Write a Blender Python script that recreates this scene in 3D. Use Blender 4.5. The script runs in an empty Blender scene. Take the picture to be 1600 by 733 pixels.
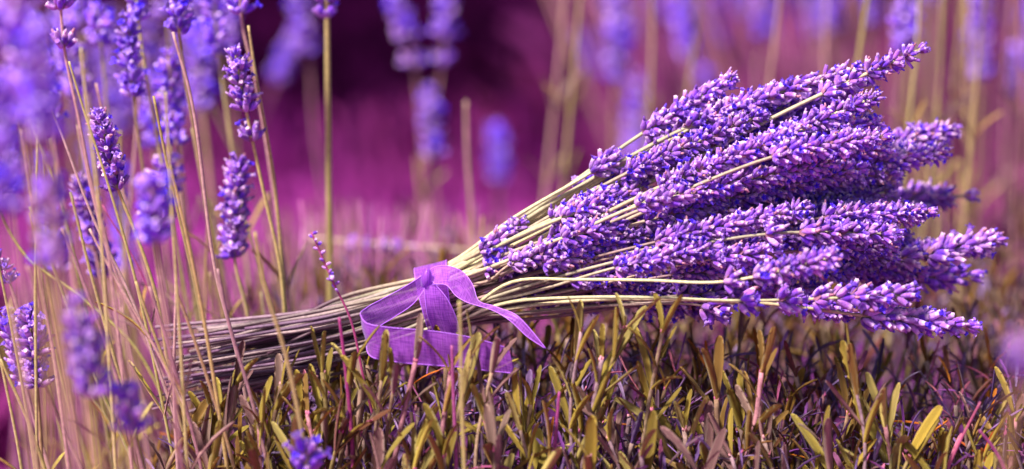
import bpy, math, random
import numpy as np
from mathutils import Vector, Matrix, Quaternion

R = random.Random(7)
scene = bpy.context.scene
col = scene.collection

# ------------------------------------------------------------------ camera
PITCH = math.radians(12.0)
DIST = 0.95                      # lens to focus plane
SPAN = 0.40                      # metres across the frame at the focus plane
LOOK = Vector((0.0, 0.0, 0.32))
FWD = Vector((0, math.cos(PITCH), -math.sin(PITCH)))
UPV = Vector((0, math.sin(PITCH), math.cos(PITCH)))
cam_loc = LOOK - FWD * DIST
cd = bpy.data.cameras.new('camera')
cd.sensor_width = 36.0
cd.lens = 36.0 * DIST / SPAN
cd.clip_start = 0.02
cd.clip_end = 600.0
cd.dof.use_dof = True
cd.dof.focus_distance = DIST - 0.022
cd.dof.aperture_fstop = 3.9
cam = bpy.data.objects.new('camera', cd)
cam.location = cam_loc
cam.rotation_euler = (math.pi / 2 - PITCH, 0, 0)
col.objects.link(cam)
scene.camera = cam

# ------------------------------------------------------------------ light
SUN_DIR = Vector((-0.40, -0.36, 0.84)).normalized()     # towards the sun
w = bpy.data.worlds.new('World')
scene.world = w
w.use_nodes = True
nt = w.node_tree
bg = nt.nodes['Background']
sky = nt.nodes.new('ShaderNodeTexSky')
sky.sky_type = 'NISHITA'
sky.sun_disc = False
sky.sun_elevation = math.asin(SUN_DIR.z)
sky.sun_rotation = math.atan2(SUN_DIR.x, SUN_DIR.y)
sky.air_density = 1.0
sky.dust_density = 3.0
nt.links.new(sky.outputs[0], bg.inputs[0])
bg.inputs[1].default_value = 0.066
sl = bpy.data.lights.new('sun', 'SUN')
sl.energy = 4.0
sl.angle = math.radians(7)
sl.color = (1.0, 0.93, 0.85)
sun = bpy.data.objects.new('sun', sl)
sun.rotation_euler = SUN_DIR.to_track_quat('Z', 'Y').to_euler()
sun.location = (-2, -2, 4)
col.objects.link(sun)
vs = scene.view_settings
vs.view_transform = 'Standard'
vs.look = 'None'
vs.gamma = 1.0
vs.exposure = 1.2
scene.cycles.max_bounces = 8
scene.cycles.transparent_max_bounces = 16
scene.cycles.use_denoising = True


# ------------------------------------------------------------------ helpers
def P(px, py, Y=0.0):
    """the point of the place that lies at depth Y behind photograph pixel (px, py)"""
    k = SPAN / 1600.0 / DIST
    d = FWD + Vector((1, 0, 0)) * ((px - 800) * k) + UPV * (-(py - 366.5) * k)
    t = (Y - cam_loc.y) / d.y
    return cam_loc + d * t


def PXY(p):
    v = Vector(p) - cam_loc
    d = v.dot(FWD)
    k = SPAN / 1600.0 / DIST
    return 800 + v.x / d / k, 366.5 - v.dot(UPV) / d / k


def catmull(pts, n=8):
    """smooth curve through points, n samples per segment"""
    pts = [np.array(p, float) for p in pts]
    ext = [2 * pts[0] - pts[1]] + pts + [2 * pts[-1] - pts[-2]]
    out = []
    for i in range(1, len(ext) - 2):
        p0, p1, p2, p3 = ext[i - 1:i + 3]
        d01 = max(np.linalg.norm(p1 - p0), 1e-9) ** .5
        d12 = max(np.linalg.norm(p2 - p1), 1e-9) ** .5
        d23 = max(np.linalg.norm(p3 - p2), 1e-9) ** .5
        m1 = (p2 - p1) + d12 * ((p1 - p0) / d01 - (p2 - p0) / (d01 + d12))
        m2 = (p2 - p1) + d12 * ((p3 - p2) / d23 - (p3 - p1) / (d12 + d23))
        for k in range(n):
            t = k / n
            h = (2 * t**3 - 3 * t**2 + 1, t**3 - 2 * t**2 + t, -2 * t**3 + 3 * t**2, t**3 - t**2)
            out.append(h[0] * p1 + h[1] * m1 + h[2] * p2 + h[3] * m2)
    out.append(pts[-1])
    return np.array(out)


class Path:
    def __init__(self, pts):
        self.p = np.array(pts, float)
        seg = np.linalg.norm(np.diff(self.p, axis=0), axis=1)
        self.s = np.concatenate([[0], np.cumsum(seg)])
        self.L = self.s[-1]

    def at(self, s):
        s = min(max(s, 0), self.L)
        return np.array([np.interp(s, self.s, self.p[:, k]) for k in range(3)])

    def tan(self, s):
        d = self.at(s + 0.0015) - self.at(s - 0.0015)
        return d / max(np.linalg.norm(d), 1e-9)


class MB:
    """collects geometry for one mesh"""
    def __init__(self):
        self.v, self.f, self.t, self.m = [], [], [], []
        self.n = 0

    def add(self, verts, faces, tint, mat=0):
        verts = np.asarray(verts, float)
        self.v.append(verts)
        tint = np.asarray(tint, float)
        if tint.ndim == 1:
            tint = np.tile(tint, (len(verts), 1))
        self.t.append(tint)
        n = self.n
        self.f.extend([tuple(i + n for i in f) for f in faces])
        if isinstance(mat, int):
            self.m.extend([mat] * len(faces))
        else:
            self.m.extend(mat)
        self.n += len(verts)

    def add_mesh(self, data, mat4, tint_mul=None):
        v, f, t, m = data
        M = np.array(mat4)
        v2 = v @ M[:3, :3].T + M[:3, 3]
        self.add(v2, f, t if tint_mul is None else t * np.array(tint_mul), m)

    def data(self):
        return np.concatenate(self.v), self.f, np.concatenate(self.t), self.m

    def mesh(self, name, mats, smooth=True):
        v, f, t, m = self.data()
        return mesh_from(name, v, f, t, m, mats, smooth)


def mesh_from(name, v, f, t, m, mats, smooth=True):
    me = bpy.data.meshes.new(name)
    lens = np.fromiter((len(x) for x in f), dtype=np.int32, count=len(f))
    flat = np.fromiter((i for x in f for i in x), dtype=np.int32, count=int(lens.sum()))
    me.vertices.add(len(v))
    me.vertices.foreach_set('co', np.asarray(v, np.float32).ravel())
    me.loops.add(len(flat))
    me.loops.foreach_set('vertex_index', flat)
    me.polygons.add(len(f))
    me.polygons.foreach_set('loop_start', np.concatenate([[0], np.cumsum(lens)[:-1]]).astype(np.int32))
    me.update(calc_edges=True)
    for mm in mats:
        me.materials.append(mm)
    me.polygons.foreach_set('material_index', np.asarray(m, np.int32))
    me.polygons.foreach_set('use_smooth', np.full(len(f), smooth))
    a = me.attributes.new('tint', 'FLOAT_COLOR', 'POINT')
    c = np.ones((len(v), 4), np.float32)
    c[:, :3] = t
    a.data.foreach_set('color', c.ravel())
    me.update()
    return me


def frames(pts):
    """parallel-transport frames along a polyline"""
    pts = np.asarray(pts)
    T = np.gradient(pts, axis=0)
    T /= np.maximum(np.linalg.norm(T, axis=1, keepdims=True), 1e-9)
    ref = np.array([0, 1, 0.13]) if abs(T[0][1]) < .9 else np.array([1., 0, 0])
    n = np.cross(T[0], ref)
    n /= np.linalg.norm(n)
    N, B = [], []
    for t in T:
        n = n - t * np.dot(n, t)
        n /= max(np.linalg.norm(n), 1e-9)
        N.append(n.copy())
        B.append(np.cross(t, n))
    return T, np.array(N), np.array(B)


def tube(mb, pts, rad, tint, sides=6, mat=0, cap=True, groove=0.0, tint_end=None):
    pts = np.asarray(pts, float)
    k = len(pts)
    rad = np.broadcast_to(np.asarray(rad, float), (k,))
    T, N, B = frames(pts)
    ang = np.arange(sides) * 2 * math.pi / sides
    prof = np.where(np.arange(sides) % 2 == 0, 1.0, 1.0 - groove)
    V = (pts[:, None, :] + rad[:, None, None] * prof[None, :, None] *
         (np.cos(ang)[None, :, None] * N[:, None, :] + np.sin(ang)[None, :, None] * B[:, None, :])).reshape(-1, 3)
    F = [(i * sides + j, i * sides + (j + 1) % sides, (i + 1) * sides + (j + 1) % sides, (i + 1) * sides + j)
         for i in range(k - 1) for j in range(sides)]
    if cap:
        F.append(tuple(range(sides))[::-1])
        F.append(tuple((k - 1) * sides + j for j in range(sides)))
    if tint_end is not None:
        a = np.linspace(0, 1, k)[:, None]
        tt = np.repeat((1 - a) * np.array(tint) + a * np.array(tint_end), sides, axis=0)
    else:
        tt = tint
    mb.add(V, F, tt, mat)


def link(name, me, parent=None, matrix=None):
    o = bpy.data.objects.new(name, me)
    if matrix is not None:
        o.matrix_basis = matrix
    if parent is not None:
        o.parent = parent
        o.matrix_parent_inverse = Matrix.Identity(4)
    col.objects.link(o)
    return o


def empty(name, parent=None, loc=None):
    o = bpy.data.objects.new(name, None)
    o.empty_display_size = 0.02
    if loc is not None:
        o.location = loc
    if parent is not None:
        o.parent = parent
    col.objects.link(o)
    return o


def tag(o, label=None, cat=None, group=None, kind=None):
    for k, v in (('label', label), ('category', cat), ('group', group), ('kind', kind)):
        if v:
            o[k] = v
    return o


def rel(me, origin):
    """shift a mesh built in world space so that it sits right under a parent at origin"""
    me.transform(Matrix.Translation(-Vector(origin)))
    return me


_ONES = ['first', 'second', 'third', 'fourth', 'fifth', 'sixth', 'seventh', 'eighth', 'ninth', 'tenth', 'eleventh', 'twelfth',
         'thirteenth', 'fourteenth', 'fifteenth', 'sixteenth', 'seventeenth', 'eighteenth', 'nineteenth']
ORD = list(_ONES)
for tens, plain in (('twentieth', 'twenty'), ('thirtieth', 'thirty'), ('fortieth', 'forty'), ('fiftieth', 'fifty')):
    ORD.append(tens)
    ORD += ['%s-%s' % (plain, o_) for o_ in _ONES[:9]]


# ------------------------------------------------------------------ materials
def mat(name, rough=0.6, sheen=0.0, trans=0.0, nscale=900.0, namp=0.35, bump=0.0, bscale=2500.0, spec=0.3, rnd=0.25,
        stretch=None, sheen_tint=(0.9, 0.8, 1.0, 1)):
    m = bpy.data.materials.new(name)
    m.use_nodes = True
    t = m.node_tree
    N, L = t.nodes, t.links
    b = N['Principled BSDF']
    a = N.new('ShaderNodeAttribute'); a.attribute_name = 'tint'
    tc = N.new('ShaderNodeTexCoord')
    mp = N.new('ShaderNodeMapping')
    if stretch:
        mp.inputs['Scale'].default_value = stretch
    L.new(tc.outputs['Object'], mp.inputs['Vector'])
    nz = N.new('ShaderNodeTexNoise'); nz.inputs['Scale'].default_value = nscale; nz.inputs['Detail'].default_value = 3
    L.new(mp.outputs[0], nz.inputs['Vector'])
    mr = N.new('ShaderNodeMapRange')
    mr.inputs['From Min'].default_value = 0.3; mr.inputs['From Max'].default_value = 0.7
    mr.inputs['To Min'].default_value = 1 - namp; mr.inputs['To Max'].default_value = 1 + namp
    L.new(nz.outputs['Fac'], mr.inputs['Value'])
    oi = N.new('ShaderNodeObjectInfo')
    mr2 = N.new('ShaderNodeMapRange')
    mr2.inputs['To Min'].default_value = 1 - rnd; mr2.inputs['To Max'].default_value = 1 + rnd
    L.new(oi.outputs['Random'], mr2.inputs['Value'])
    mu = N.new('ShaderNodeMath'); mu.operation = 'MULTIPLY'
    L.new(mr.outputs[0], mu.inputs[0]); L.new(mr2.outputs[0], mu.inputs[1])
    vm = N.new('ShaderNodeVectorMath'); vm.operation = 'SCALE'
    L.new(a.outputs['Color'], vm.inputs[0]); L.new(mu.outputs[0], vm.inputs['Scale'])
    L.new(vm.outputs[0], b.inputs['Base Color'])
    b.inputs['Roughness'].default_value = rough
    b.inputs['Specular IOR Level'].default_value = spec
    if sheen:
        b.inputs['Sheen Weight'].default_value = sheen
        b.inputs['Sheen Roughness'].default_value = 0.4
        b.inputs['Sheen Tint'].default_value = sheen_tint
    if bump:
        n2 = N.new('ShaderNodeTexNoise'); n2.inputs['Scale'].default_value = bscale
        L.new(mp.outputs[0], n2.inputs['Vector'])
        bp = N.new('ShaderNodeBump'); bp.inputs['Strength'].default_value = bump; bp.inputs['Distance'].default_value = 0.0004
        L.new(n2.outputs['Fac'], bp.inputs['Height']); L.new(bp.outputs[0], b.inputs['Normal'])
    if trans:
        tr = N.new('ShaderNodeBsdfTranslucent')
        L.new(vm.outputs[0], tr.inputs['Color'])
        mx = N.new('ShaderNodeMixShader'); mx.inputs[0].default_value = trans
        out = N['Material Output']
        L.new(b.outputs[0], mx.inputs[1]); L.new(tr.outputs[0], mx.inputs[2]); L.new(mx.outputs[0], out.inputs['Surface'])
    return m


M_CALYX = mat('calyx_fuzz', rough=0.7, spec=0.10, sheen=0.4, sheen_tint=(.82, .62, 1, 1), nscale=1300, namp=0.28, bump=0.6, bscale=5200, rnd=0.22)
M_COROLLA = mat('corolla_petal', rough=0.6, spec=0.12, trans=0.35, nscale=1200, namp=0.2, rnd=0.15)
M_STEM = mat('flower_stem', rough=0.5, nscale=700, namp=0.25, bump=0.3, bscale=2500, spec=0.4, rnd=0.1, sheen=0.1)
M_LEAF = mat('lavender_leaf', rough=0.62, spec=0.16, sheen=0.15, trans=0.30, nscale=500, namp=0.22, bump=0.5, bscale=3500, rnd=0.22,
             sheen_tint=(1, 0.95, 0.8, 1))
M_TWIG = mat('twig', rough=0.85, spec=0.08, nscale=600, namp=0.35, bump=0.4)
M_PLANT = mat('far_plant', rough=1.0, spec=0.03, trans=0.2, nscale=30, namp=0.35)


def ground_mat():
    m = bpy.data.materials.new('petal_strewn_earth')
    m.use_nodes = True
    N, L = m.node_tree.nodes, m.node_tree.links
    b = N['Principled BSDF']
    tc = N.new('ShaderNodeTexCoord')
    n1 = N.new('ShaderNodeTexNoise'); n1.inputs['Scale'].default_value = 1.6; n1.inputs['Detail'].default_value = 4
    n2 = N.new('ShaderNodeTexNoise'); n2.inputs['Scale'].default_value = 90; n2.inputs['Detail'].default_value = 6
    L.new(tc.outputs['Object'], n1.inputs['Vector']); L.new(tc.outputs['Object'], n2.inputs['Vector'])
    r1 = N.new('ShaderNodeValToRGB')
    r1.color_ramp.elements[0].position = 0.3; r1.color_ramp.elements[0].color = (0.28, 0.026, 0.235, 1)
    r1.color_ramp.elements[1].position = 0.7; r1.color_ramp.elements[1].color = (0.46, 0.060, 0.39, 1)
    L.new(n1.outputs['Fac'], r1.inputs[0])
    r2 = N.new('ShaderNodeValToRGB')
    r2.color_ramp.elements[0].position = 0.35; r2.color_ramp.elements[0].color = (0.5, 0.5, 0.5, 1)
    r2.color_ramp.elements[1].position = 0.65; r2.color_ramp.elements[1].color = (1.2, 1.2, 1.2, 1)
    L.new(n2.outputs['Fac'], r2.inputs[0])
    mx = N.new('ShaderNodeMix'); mx.data_type = 'RGBA'; mx.blend_type = 'MULTIPLY'; mx.inputs[0].default_value = 1
    L.new(r1.outputs[0], mx.inputs[6]); L.new(r2.outputs[0], mx.inputs[7])
    L.new(mx.outputs[2], b.inputs['Base Color'])
    b.inputs['Roughness'].default_value = 1.0
    b.inputs['Specular IOR Level'].default_value = 0.02
    bp = N.new('ShaderNodeBump'); bp.inputs['Distance'].default_value = 0.01
    L.new(n2.outputs['Fac'], bp.inputs['Height']); L.new(bp.outputs[0], b.inputs['Normal'])
    return m


def ribbon_mat():
    m = bpy.data.materials.new('sheer_ribbon')
    m.use_nodes = True
    N, L = m.node_tree.nodes, m.node_tree.links
    b = N['Principled BSDF']
    uv = N.new('ShaderNodeAttribute'); uv.attribute_name = 'weave'
    sp = N.new('ShaderNodeSeparateXYZ')
    L.new(uv.outputs['Vector'], sp.inputs[0])

    def thread(out, freq, seed):
        nz = N.new('ShaderNodeTexNoise'); nz.noise_dimensions = '2D'
        cb = N.new('ShaderNodeCombineXYZ')
        mu = N.new('ShaderNodeMath'); mu.operation = 'MULTIPLY'; mu.inputs[1].default_value = freq
        L.new(out, mu.inputs[0]); L.new(mu.outputs[0], cb.inputs[0])
        other = sp.outputs[1] if out == sp.outputs[0] else sp.outputs[0]
        m2 = N.new('ShaderNodeMath'); m2.operation = 'MULTIPLY'; m2.inputs[1].default_value = 160
        L.new(other, m2.inputs[0])
        L.new(m2.outputs[0], cb.inputs[1])
        nz.inputs['Scale'].default_value = 1.0; nz.inputs['Detail'].default_value = 1
        L.new(cb.outputs[0], nz.inputs['Vector'])
        return nz.outputs['Fac']
    a1 = thread(sp.outputs[0], 2600, 1); a2 = thread(sp.outputs[1], 2600, 2)
    ad = N.new('ShaderNodeMath'); ad.operation = 'ADD'
    L.new(a1, ad.inputs[0]); L.new(a2, ad.inputs[1])
    rp = N.new('ShaderNodeValToRGB')
    rp.color_ramp.elements[0].position = 0.35; rp.color_ramp.elements[0].color = (0.33, 0.055, 0.60, 1)
    rp.color_ramp.elements[1].position = 0.62; rp.color_ramp.elements[1].color = (0.55, 0.13, 0.80, 1)
    hf = N.new('ShaderNodeMath'); hf.operation = 'MULTIPLY'; hf.inputs[1].default_value = 0.5
    L.new(ad.outputs[0], hf.inputs[0]); L.new(hf.outputs[0], rp.inputs[0])
    L.new(rp.outputs[0], b.inputs['Base Color'])
    b.inputs['Roughness'].default_value = 0.4
    b.inputs['Sheen Weight'].default_value = 0.3
    tr = N.new('ShaderNodeBsdfTranslucent'); L.new(rp.outputs[0], tr.inputs['Color'])
    mx = N.new('ShaderNodeMixShader'); mx.inputs[0].default_value = 0.5
    L.new(b.outputs[0], mx.inputs[1]); L.new(tr.outputs[0], mx.inputs[2])
    tp = N.new('ShaderNodeBsdfTransparent'); tp.inputs[0].default_value = (0.80, 0.62, 0.95, 1)
    mx2 = N.new('ShaderNodeMixShader')
    ar = N.new('ShaderNodeMapRange')
    ar.inputs['From Min'].default_value = 0.38; ar.inputs['From Max'].default_value = 0.62
    ar.inputs['To Min'].default_value = 0.30; ar.inputs['To Max'].default_value = 0.10
    L.new(hf.outputs[0], ar.inputs['Value']); L.new(ar.outputs[0], mx2.inputs[0])
    L.new(mx.outputs[0], mx2.inputs[1]); L.new(tp.outputs[0], mx2.inputs[2])
    L.new(mx2.outputs[0], N['Material Output'].inputs['Surface'])
    return m


M_GROUND = ground_mat()
M_RIBBON = ribbon_mat()
M_HEM = mat('ribbon_hem', rough=0.45, trans=0.2, nscale=900, namp=0.12, rnd=0.0)


def lin(r, g, b):
    return tuple(((c / 255 + .055) / 1.055) ** 2.4 if c > 10 else c / 255 / 12.92 for c in (r, g, b))


def jit(c, a=0.15):
    k = 1 + R.uniform(-a, a)
    return np.array([c[0] * k * (1 + R.uniform(-a, a) * .4), c[1] * k * (1 + R.uniform(-a, a) * .4), c[2] * k * (1 + R.uniform(-a, a) * .4)])


# ------------------------------------------------------------------ setting: ground
def canopy_z(x, y):
    """height of the leaf tips of the bush that carries the bouquet"""
    ys = [-0.14, -0.085, -0.06, -0.03, 0.0, 0.05]
    pys = [960, 760, 665, 585, 530, 486]
    yy = min(max(y, ys[0]), ys[-1])
    py = float(np.interp(yy, ys, pys))
    z = P(800, py, yy).z
    if y > 0.05:
        z -= 0.02 * min(1, (y - 0.05) / 0.3) + 0.8 * max(0, y - 0.34)
    if y < -0.14:
        z -= 1.6 * (-0.14 - y)
    z -= 0.012 * min(1, max(0, (-0.055 - x) / 0.05)) + 1.5 * max(0, -0.115 - x)
    z -= 0.007 * min(1, max(0, (x - 0.06) / 0.05))
    z -= 0.9 * max(0, x - 0.36)
    return z


gm = MB()
n = 60
xs = np.sign(np.linspace(-1, 1, n)) * np.abs(np.linspace(-1, 1, n)) ** 4 * 300
V = []
for yv in xs:
    for xv in xs:
        d = math.hypot(xv, yv - 1)
        V.append((xv, yv + 1.0, 0.012 * math.sin(xv * 3.1 + 1) * math.cos(yv * 2.7) if d < 8 else 0.0))
F = [(j * n + i, j * n + i + 1, (j + 1) * n + i + 1, (j + 1) * n + i) for j in range(n - 1) for i in range(n - 1)]
gm.add(V, F, (1, 1, 1))
tag(link('ground', gm.mesh('ground', [M_GROUND])), kind='structure')


# ------------------------------------------------------------------ florets and whorls
VIOLET = [lin(156, 98, 202), lin(134, 74, 196), lin(180, 130, 212), lin(114, 56, 188), lin(152, 90, 182), lin(114, 62, 210), lin(98, 44, 172), lin(174, 124, 194)]
BLUE = [lin(110, 70, 240), lin(88, 50, 230), lin(156, 110, 244), lin(196, 150, 242), lin(180, 130, 240)]


def floret(mb, base, dirv, length, rad, rng, lod=0, openp=0.35, blue=0.0):
    """one flower: a ribbed calyx tube with a toothed mouth and, on some, an open or withered corolla"""
    d = np.array(dirv) / np.linalg.norm(dirv)
    ref = np.array([0.3, 0.9, 0.2])
    nx = np.cross(d, ref); nx /= np.linalg.norm(nx)
    ny = np.cross(d, nx)
    prof = [(0, .32), (.10, .62), (.38, 1.0), (.72, .96), (.93, .76), (1.0, .80), (.92, .40)] if lod == 0 else [(0, .35), (.4, 1.0), (.8, .95), (1.0, .55)]
    S = 8 if lod == 0 else 5
    bend = rng.uniform(-.12, .12)
    body = np.array(rng.choice(VIOLET)) * (1 + rng.uniform(-.22, .22))
    foot = np.array(lin(150, 108, 170)) * (1 + rng.uniform(-.2, .2))
    if rng.random() < .3:
        foot = np.array(lin(180, 130, 160))
    mouth = np.array(lin(222, 180, 222)) if rng.random() < .5 else np.array(lin(150, 96, 196))
    V, C = [], []
    for (t, r) in prof:
        c = np.array(base) + d * length * t + nx * bend * length * t * t
        for j in range(S):
            a = 2 * math.pi * j / S
            rr = rad * r * (1 + (.09 if j % 2 == 0 else -.05))
            tt = (length * .06 if (t == 1.0 and j % 2 == 0) else 0)
            V.append(c + (nx * math.cos(a) + ny * math.sin(a)) * rr + d * tt)
            if t < .35:
                k = t / .35
                C.append(foot * (1 - k) + body * k)
            elif t < .9:
                C.append(body * (1.0 if j % 2 else 1.12))
            else:
                C.append(mouth)
    F = [(i * S + j, i * S + (j + 1) % S, (i + 1) * S + (j + 1) % S, (i + 1) * S + j) for i in range(len(prof) - 1) for j in range(S)]
    F.append(tuple((len(prof) - 1) * S + j for j in range(S)))
    mb.add(V, F, np.array(C), 0)
    tip = np.array(base) + d * length * .97 + nx * bend * length
    u = rng.random()
    if u < openp:
        cc = np.array(rng.choice(BLUE)) * (1 + rng.uniform(-.15, .2))
        if blue and rng.random() < blue:
            cc = np.array(BLUE[1])
        out = tip + d * rad * 1.3
        Vp, Fp, Cp = [], [], []
        n5 = 5
        rot = rng.uniform(0, 6.28)
        for j in range(n5):
            a = rot + 2 * math.pi * j / n5
            e = nx * math.cos(a) + ny * math.sin(a)
            e2 = -nx * math.sin(a) + ny * math.cos(a)
            L = rad * rng.uniform(1.2, 2.0)
            k = len(Vp)
            Vp += [tip - d * rad * .2 + e * rad * .35 - e2 * rad * .3, tip - d * rad * .2 + e * rad * .35 + e2 * rad * .3,
                   out + e * L * .55 + e2 * rad * .6, out + e * L * .55 - e2 * rad * .6,
                   out + e * L + d * rad * rng.uniform(-.5, .5) + e2 * rad * .3, out + e * L + d * rad * rng.uniform(-.5, .5) - e2 * rad * .3]
            Fp += [(k, k + 1, k + 2, k + 3), (k + 3, k + 2, k + 4, k + 5)]
            Cp += [cc * .75] * 2 + [cc] * 2 + [cc * 1.15] * 2
        mb.add(Vp, Fp, np.array(Cp), 1)
    elif u < openp + .52 and lod == 0:
        # withered corolla: a small crumpled stub
        cc = np.array(rng.choice([lin(192, 152, 226), lin(206, 166, 216), lin(210, 144, 168), lin(122, 74, 170), lin(120, 84, 226)]))
        pts = [tip - d * rad * .3, tip + d * rad * .9 + nx * rng.uniform(-.4, .4) * rad, tip + d * rad * rng.uniform(1.3, 2.1) + ny * rng.uniform(-.6, .6) * rad]
        tube(mb, pts, [rad * .42, rad * .5, rad * .3], cc, sides=5, mat=1)


def whorl_data(rng, nf, ang0, ang1, L=0.0039, r=0.00086, lod=0, openp=.3, fill=1.0):
    """ring of florets about +Z, at the origin"""
    mb = MB()
    rot = rng.uniform(0, 6.28)
    for k in range(nf):
        a = rot + 2 * math.pi * k / nf + rng.uniform(-.25, .25)
        tier = k % 2
        th = math.radians(rng.uniform(ang0, ang1)) * (1.12 if tier == 0 else .72)
        d = np.array([math.sin(th) * math.cos(a), math.sin(th) * math.sin(a), math.cos(th)])
        b = np.array([math.cos(a), math.sin(a), 0]) * 0.0011 + np.array([0, 0, (.0011 if tier else -.0002) + rng.uniform(-.0005, .0005)])
        floret(mb, b, d, L * rng.uniform(.84, 1.18), r * rng.uniform(.86, 1.12), rng, lod, openp)
    if lod == 0:
        for s in (0, 1):      # two papery bracts below the ring
            a = rot + s * math.pi + rng.uniform(-.3, .3)
            e = np.array([math.cos(a), math.sin(a), 0]); e2 = np.array([-math.sin(a), math.cos(a), 0])
            z = np.array([0, 0, 1.])
            mb.add([e * .0006 - e2 * .0006 - z * .0006, e * .0006 + e2 * .0006 - z * .0006, e * .0019 + e2 * .0013 + z * .0004,
                    e * .0031 + z * .0018, e * .0019 - e2 * .0013 + z * .0004],
                   [(0, 1, 2, 4), (4, 2, 3)], lin(150, 96, 120), 0)
    return mb.data()


rw = random.Random(21)
BODY = [whorl_data(rw, rw.choice([13, 14, 14, 15]), 36, 72, openp=rw.choice([.10, .16, .22, .36])) for _ in range(16)]
LOOSE = [whorl_data(rw, rw.choice([8, 9, 10]), 26, 56, L=.0045, r=.00104, openp=rw.choice([.1, .2, .3])) for _ in range(8)]
TIPS = [whorl_data(rw, rw.choice([7, 8]), 10, 40, L=.0039, openp=rw.choice([.2, .4])) for _ in range(6)]
BODY_F = [whorl_data(rw, 9, 38, 62, lod=1, L=.0050, r=.0011, openp=.3) for _ in range(8)]
TIPS_F = [whorl_data(rw, 6, 10, 40, lod=1, openp=.3) for _ in range(3)]
FMATS = [M_CALYX, M_COROLLA]
BODY_ME = [mesh_from('flower_whorl', *d, FMATS) for d in BODY]
LOOSE_ME = [mesh_from('flower_whorl', *d, FMATS) for d in LOOSE]
TIPS_ME = [mesh_from('flower_whorl', *d, FMATS) for d in TIPS]


def whorl_stations(path, s0, pitch, gaps=None, rng=R):
    """arc positions of the flower rings from the foot of the spike at s0 to the tip"""
    out = []
    if gaps:
        out = [s0 + g for g in gaps if s0 + g < path.L - .002]
    else:
        s = s0
        while s < path.L - 0.0035:
            out.append(s)
            s += pitch * rng.uniform(.82, 1.2)
    out.append(path.L - 0.0018)
    return out


def zmat(p, d, roll, scale):
    q = Vector((0, 0, 1)).rotation_difference(Vector(d))
    return Matrix.Translation(Vector(p)) @ q.to_matrix().to_4x4() @ Matrix.Rotation(roll, 4, 'Z') @ Matrix.Diagonal((scale[0], scale[0], scale[1], 1))


def spike(path, s0, parent, origin, pitch=.0052, size=1.0, gaps=None, objects=True, lod=0, rng=R, loose=False, tint=(1, 1, 1)):
    st = whorl_stations(path, s0, pitch, gaps, rng)
    mb = MB()
    for i, s in enumerate(st):
        last = i == len(st) - 1
        p, d = path.at(s), path.tan(s)
        k = size * rng.uniform(.92, 1.1) * (1.0 if not last else .92)
        fade = 1.0 - .22 * max(0, (i / max(1, len(st) - 1)) - .6) / .4
        k *= fade
        m = zmat(p, d, rng.uniform(0, 6.28), (k, k))
        if objects:
            me = rng.choice(TIPS_ME if last else (LOOSE_ME if (loose or (gaps and i < 2)) else BODY_ME))
            link('flower_whorl', me, parent, Matrix.Translation(-Vector(origin)) @ m)
        else:
            dat = rng.choice((TIPS_F if last else BODY_F) if lod else (TIPS if last else (LOOSE if loose else BODY)))
            mb.add_mesh(dat, m, np.array(tint) * rng.uniform(.88, 1.12))
    if not objects:
        link('flower_spike', rel(mb.mesh('flower_spike', FMATS), origin), parent)


# ------------------------------------------------------------------ the bouquet
RIB = (700, 466)
bq_loc = P(RIB[0], RIB[1] + 50, 0)
bouquet = tag(empty('lavender_bouquet', loc=bq_loc),
              'large bunch of cut lavender tied with purple ribbon, lying across the leafy bush', 'bouquet')
AX = Vector((0.968, 0, 0.25)).normalized()
UU = Vector((-AX.z, 0, AX.x))
C0 = P(RIB[0], RIB[1], 0)
# hexagonal slots for the stems where the ribbon squeezes them
slots = []
pitch = 0.00192
RV, RD = 0.0132, 0.0115
for r_ in range(-9, 10):
    for c_ in range(-9, 10):
        u = r_ * pitch * .866
        v = (c_ + (r_ % 2) * .5) * pitch
        if (u / RV) ** 2 + (v / RD) ** 2 <= 1.0:
            slots.append([u, v, False])


def take_slot(u, v):
    best, bd = None, 9
    for s in slots:
        if not s[2]:
            d = (s[0] - u) ** 2 + (s[1] - v) ** 2
            if d < bd:
                best, bd = s, d
    if best is None:
        best = [R.uniform(-1, 1) * RV * .8, R.uniform(-1, 1) * RD * .8, True]
    best[2] = True
    return best[0], best[1]


STRAW_LIT = lin(198, 186, 144)
DUSK_SHADED = lin(134, 100, 106)


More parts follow.
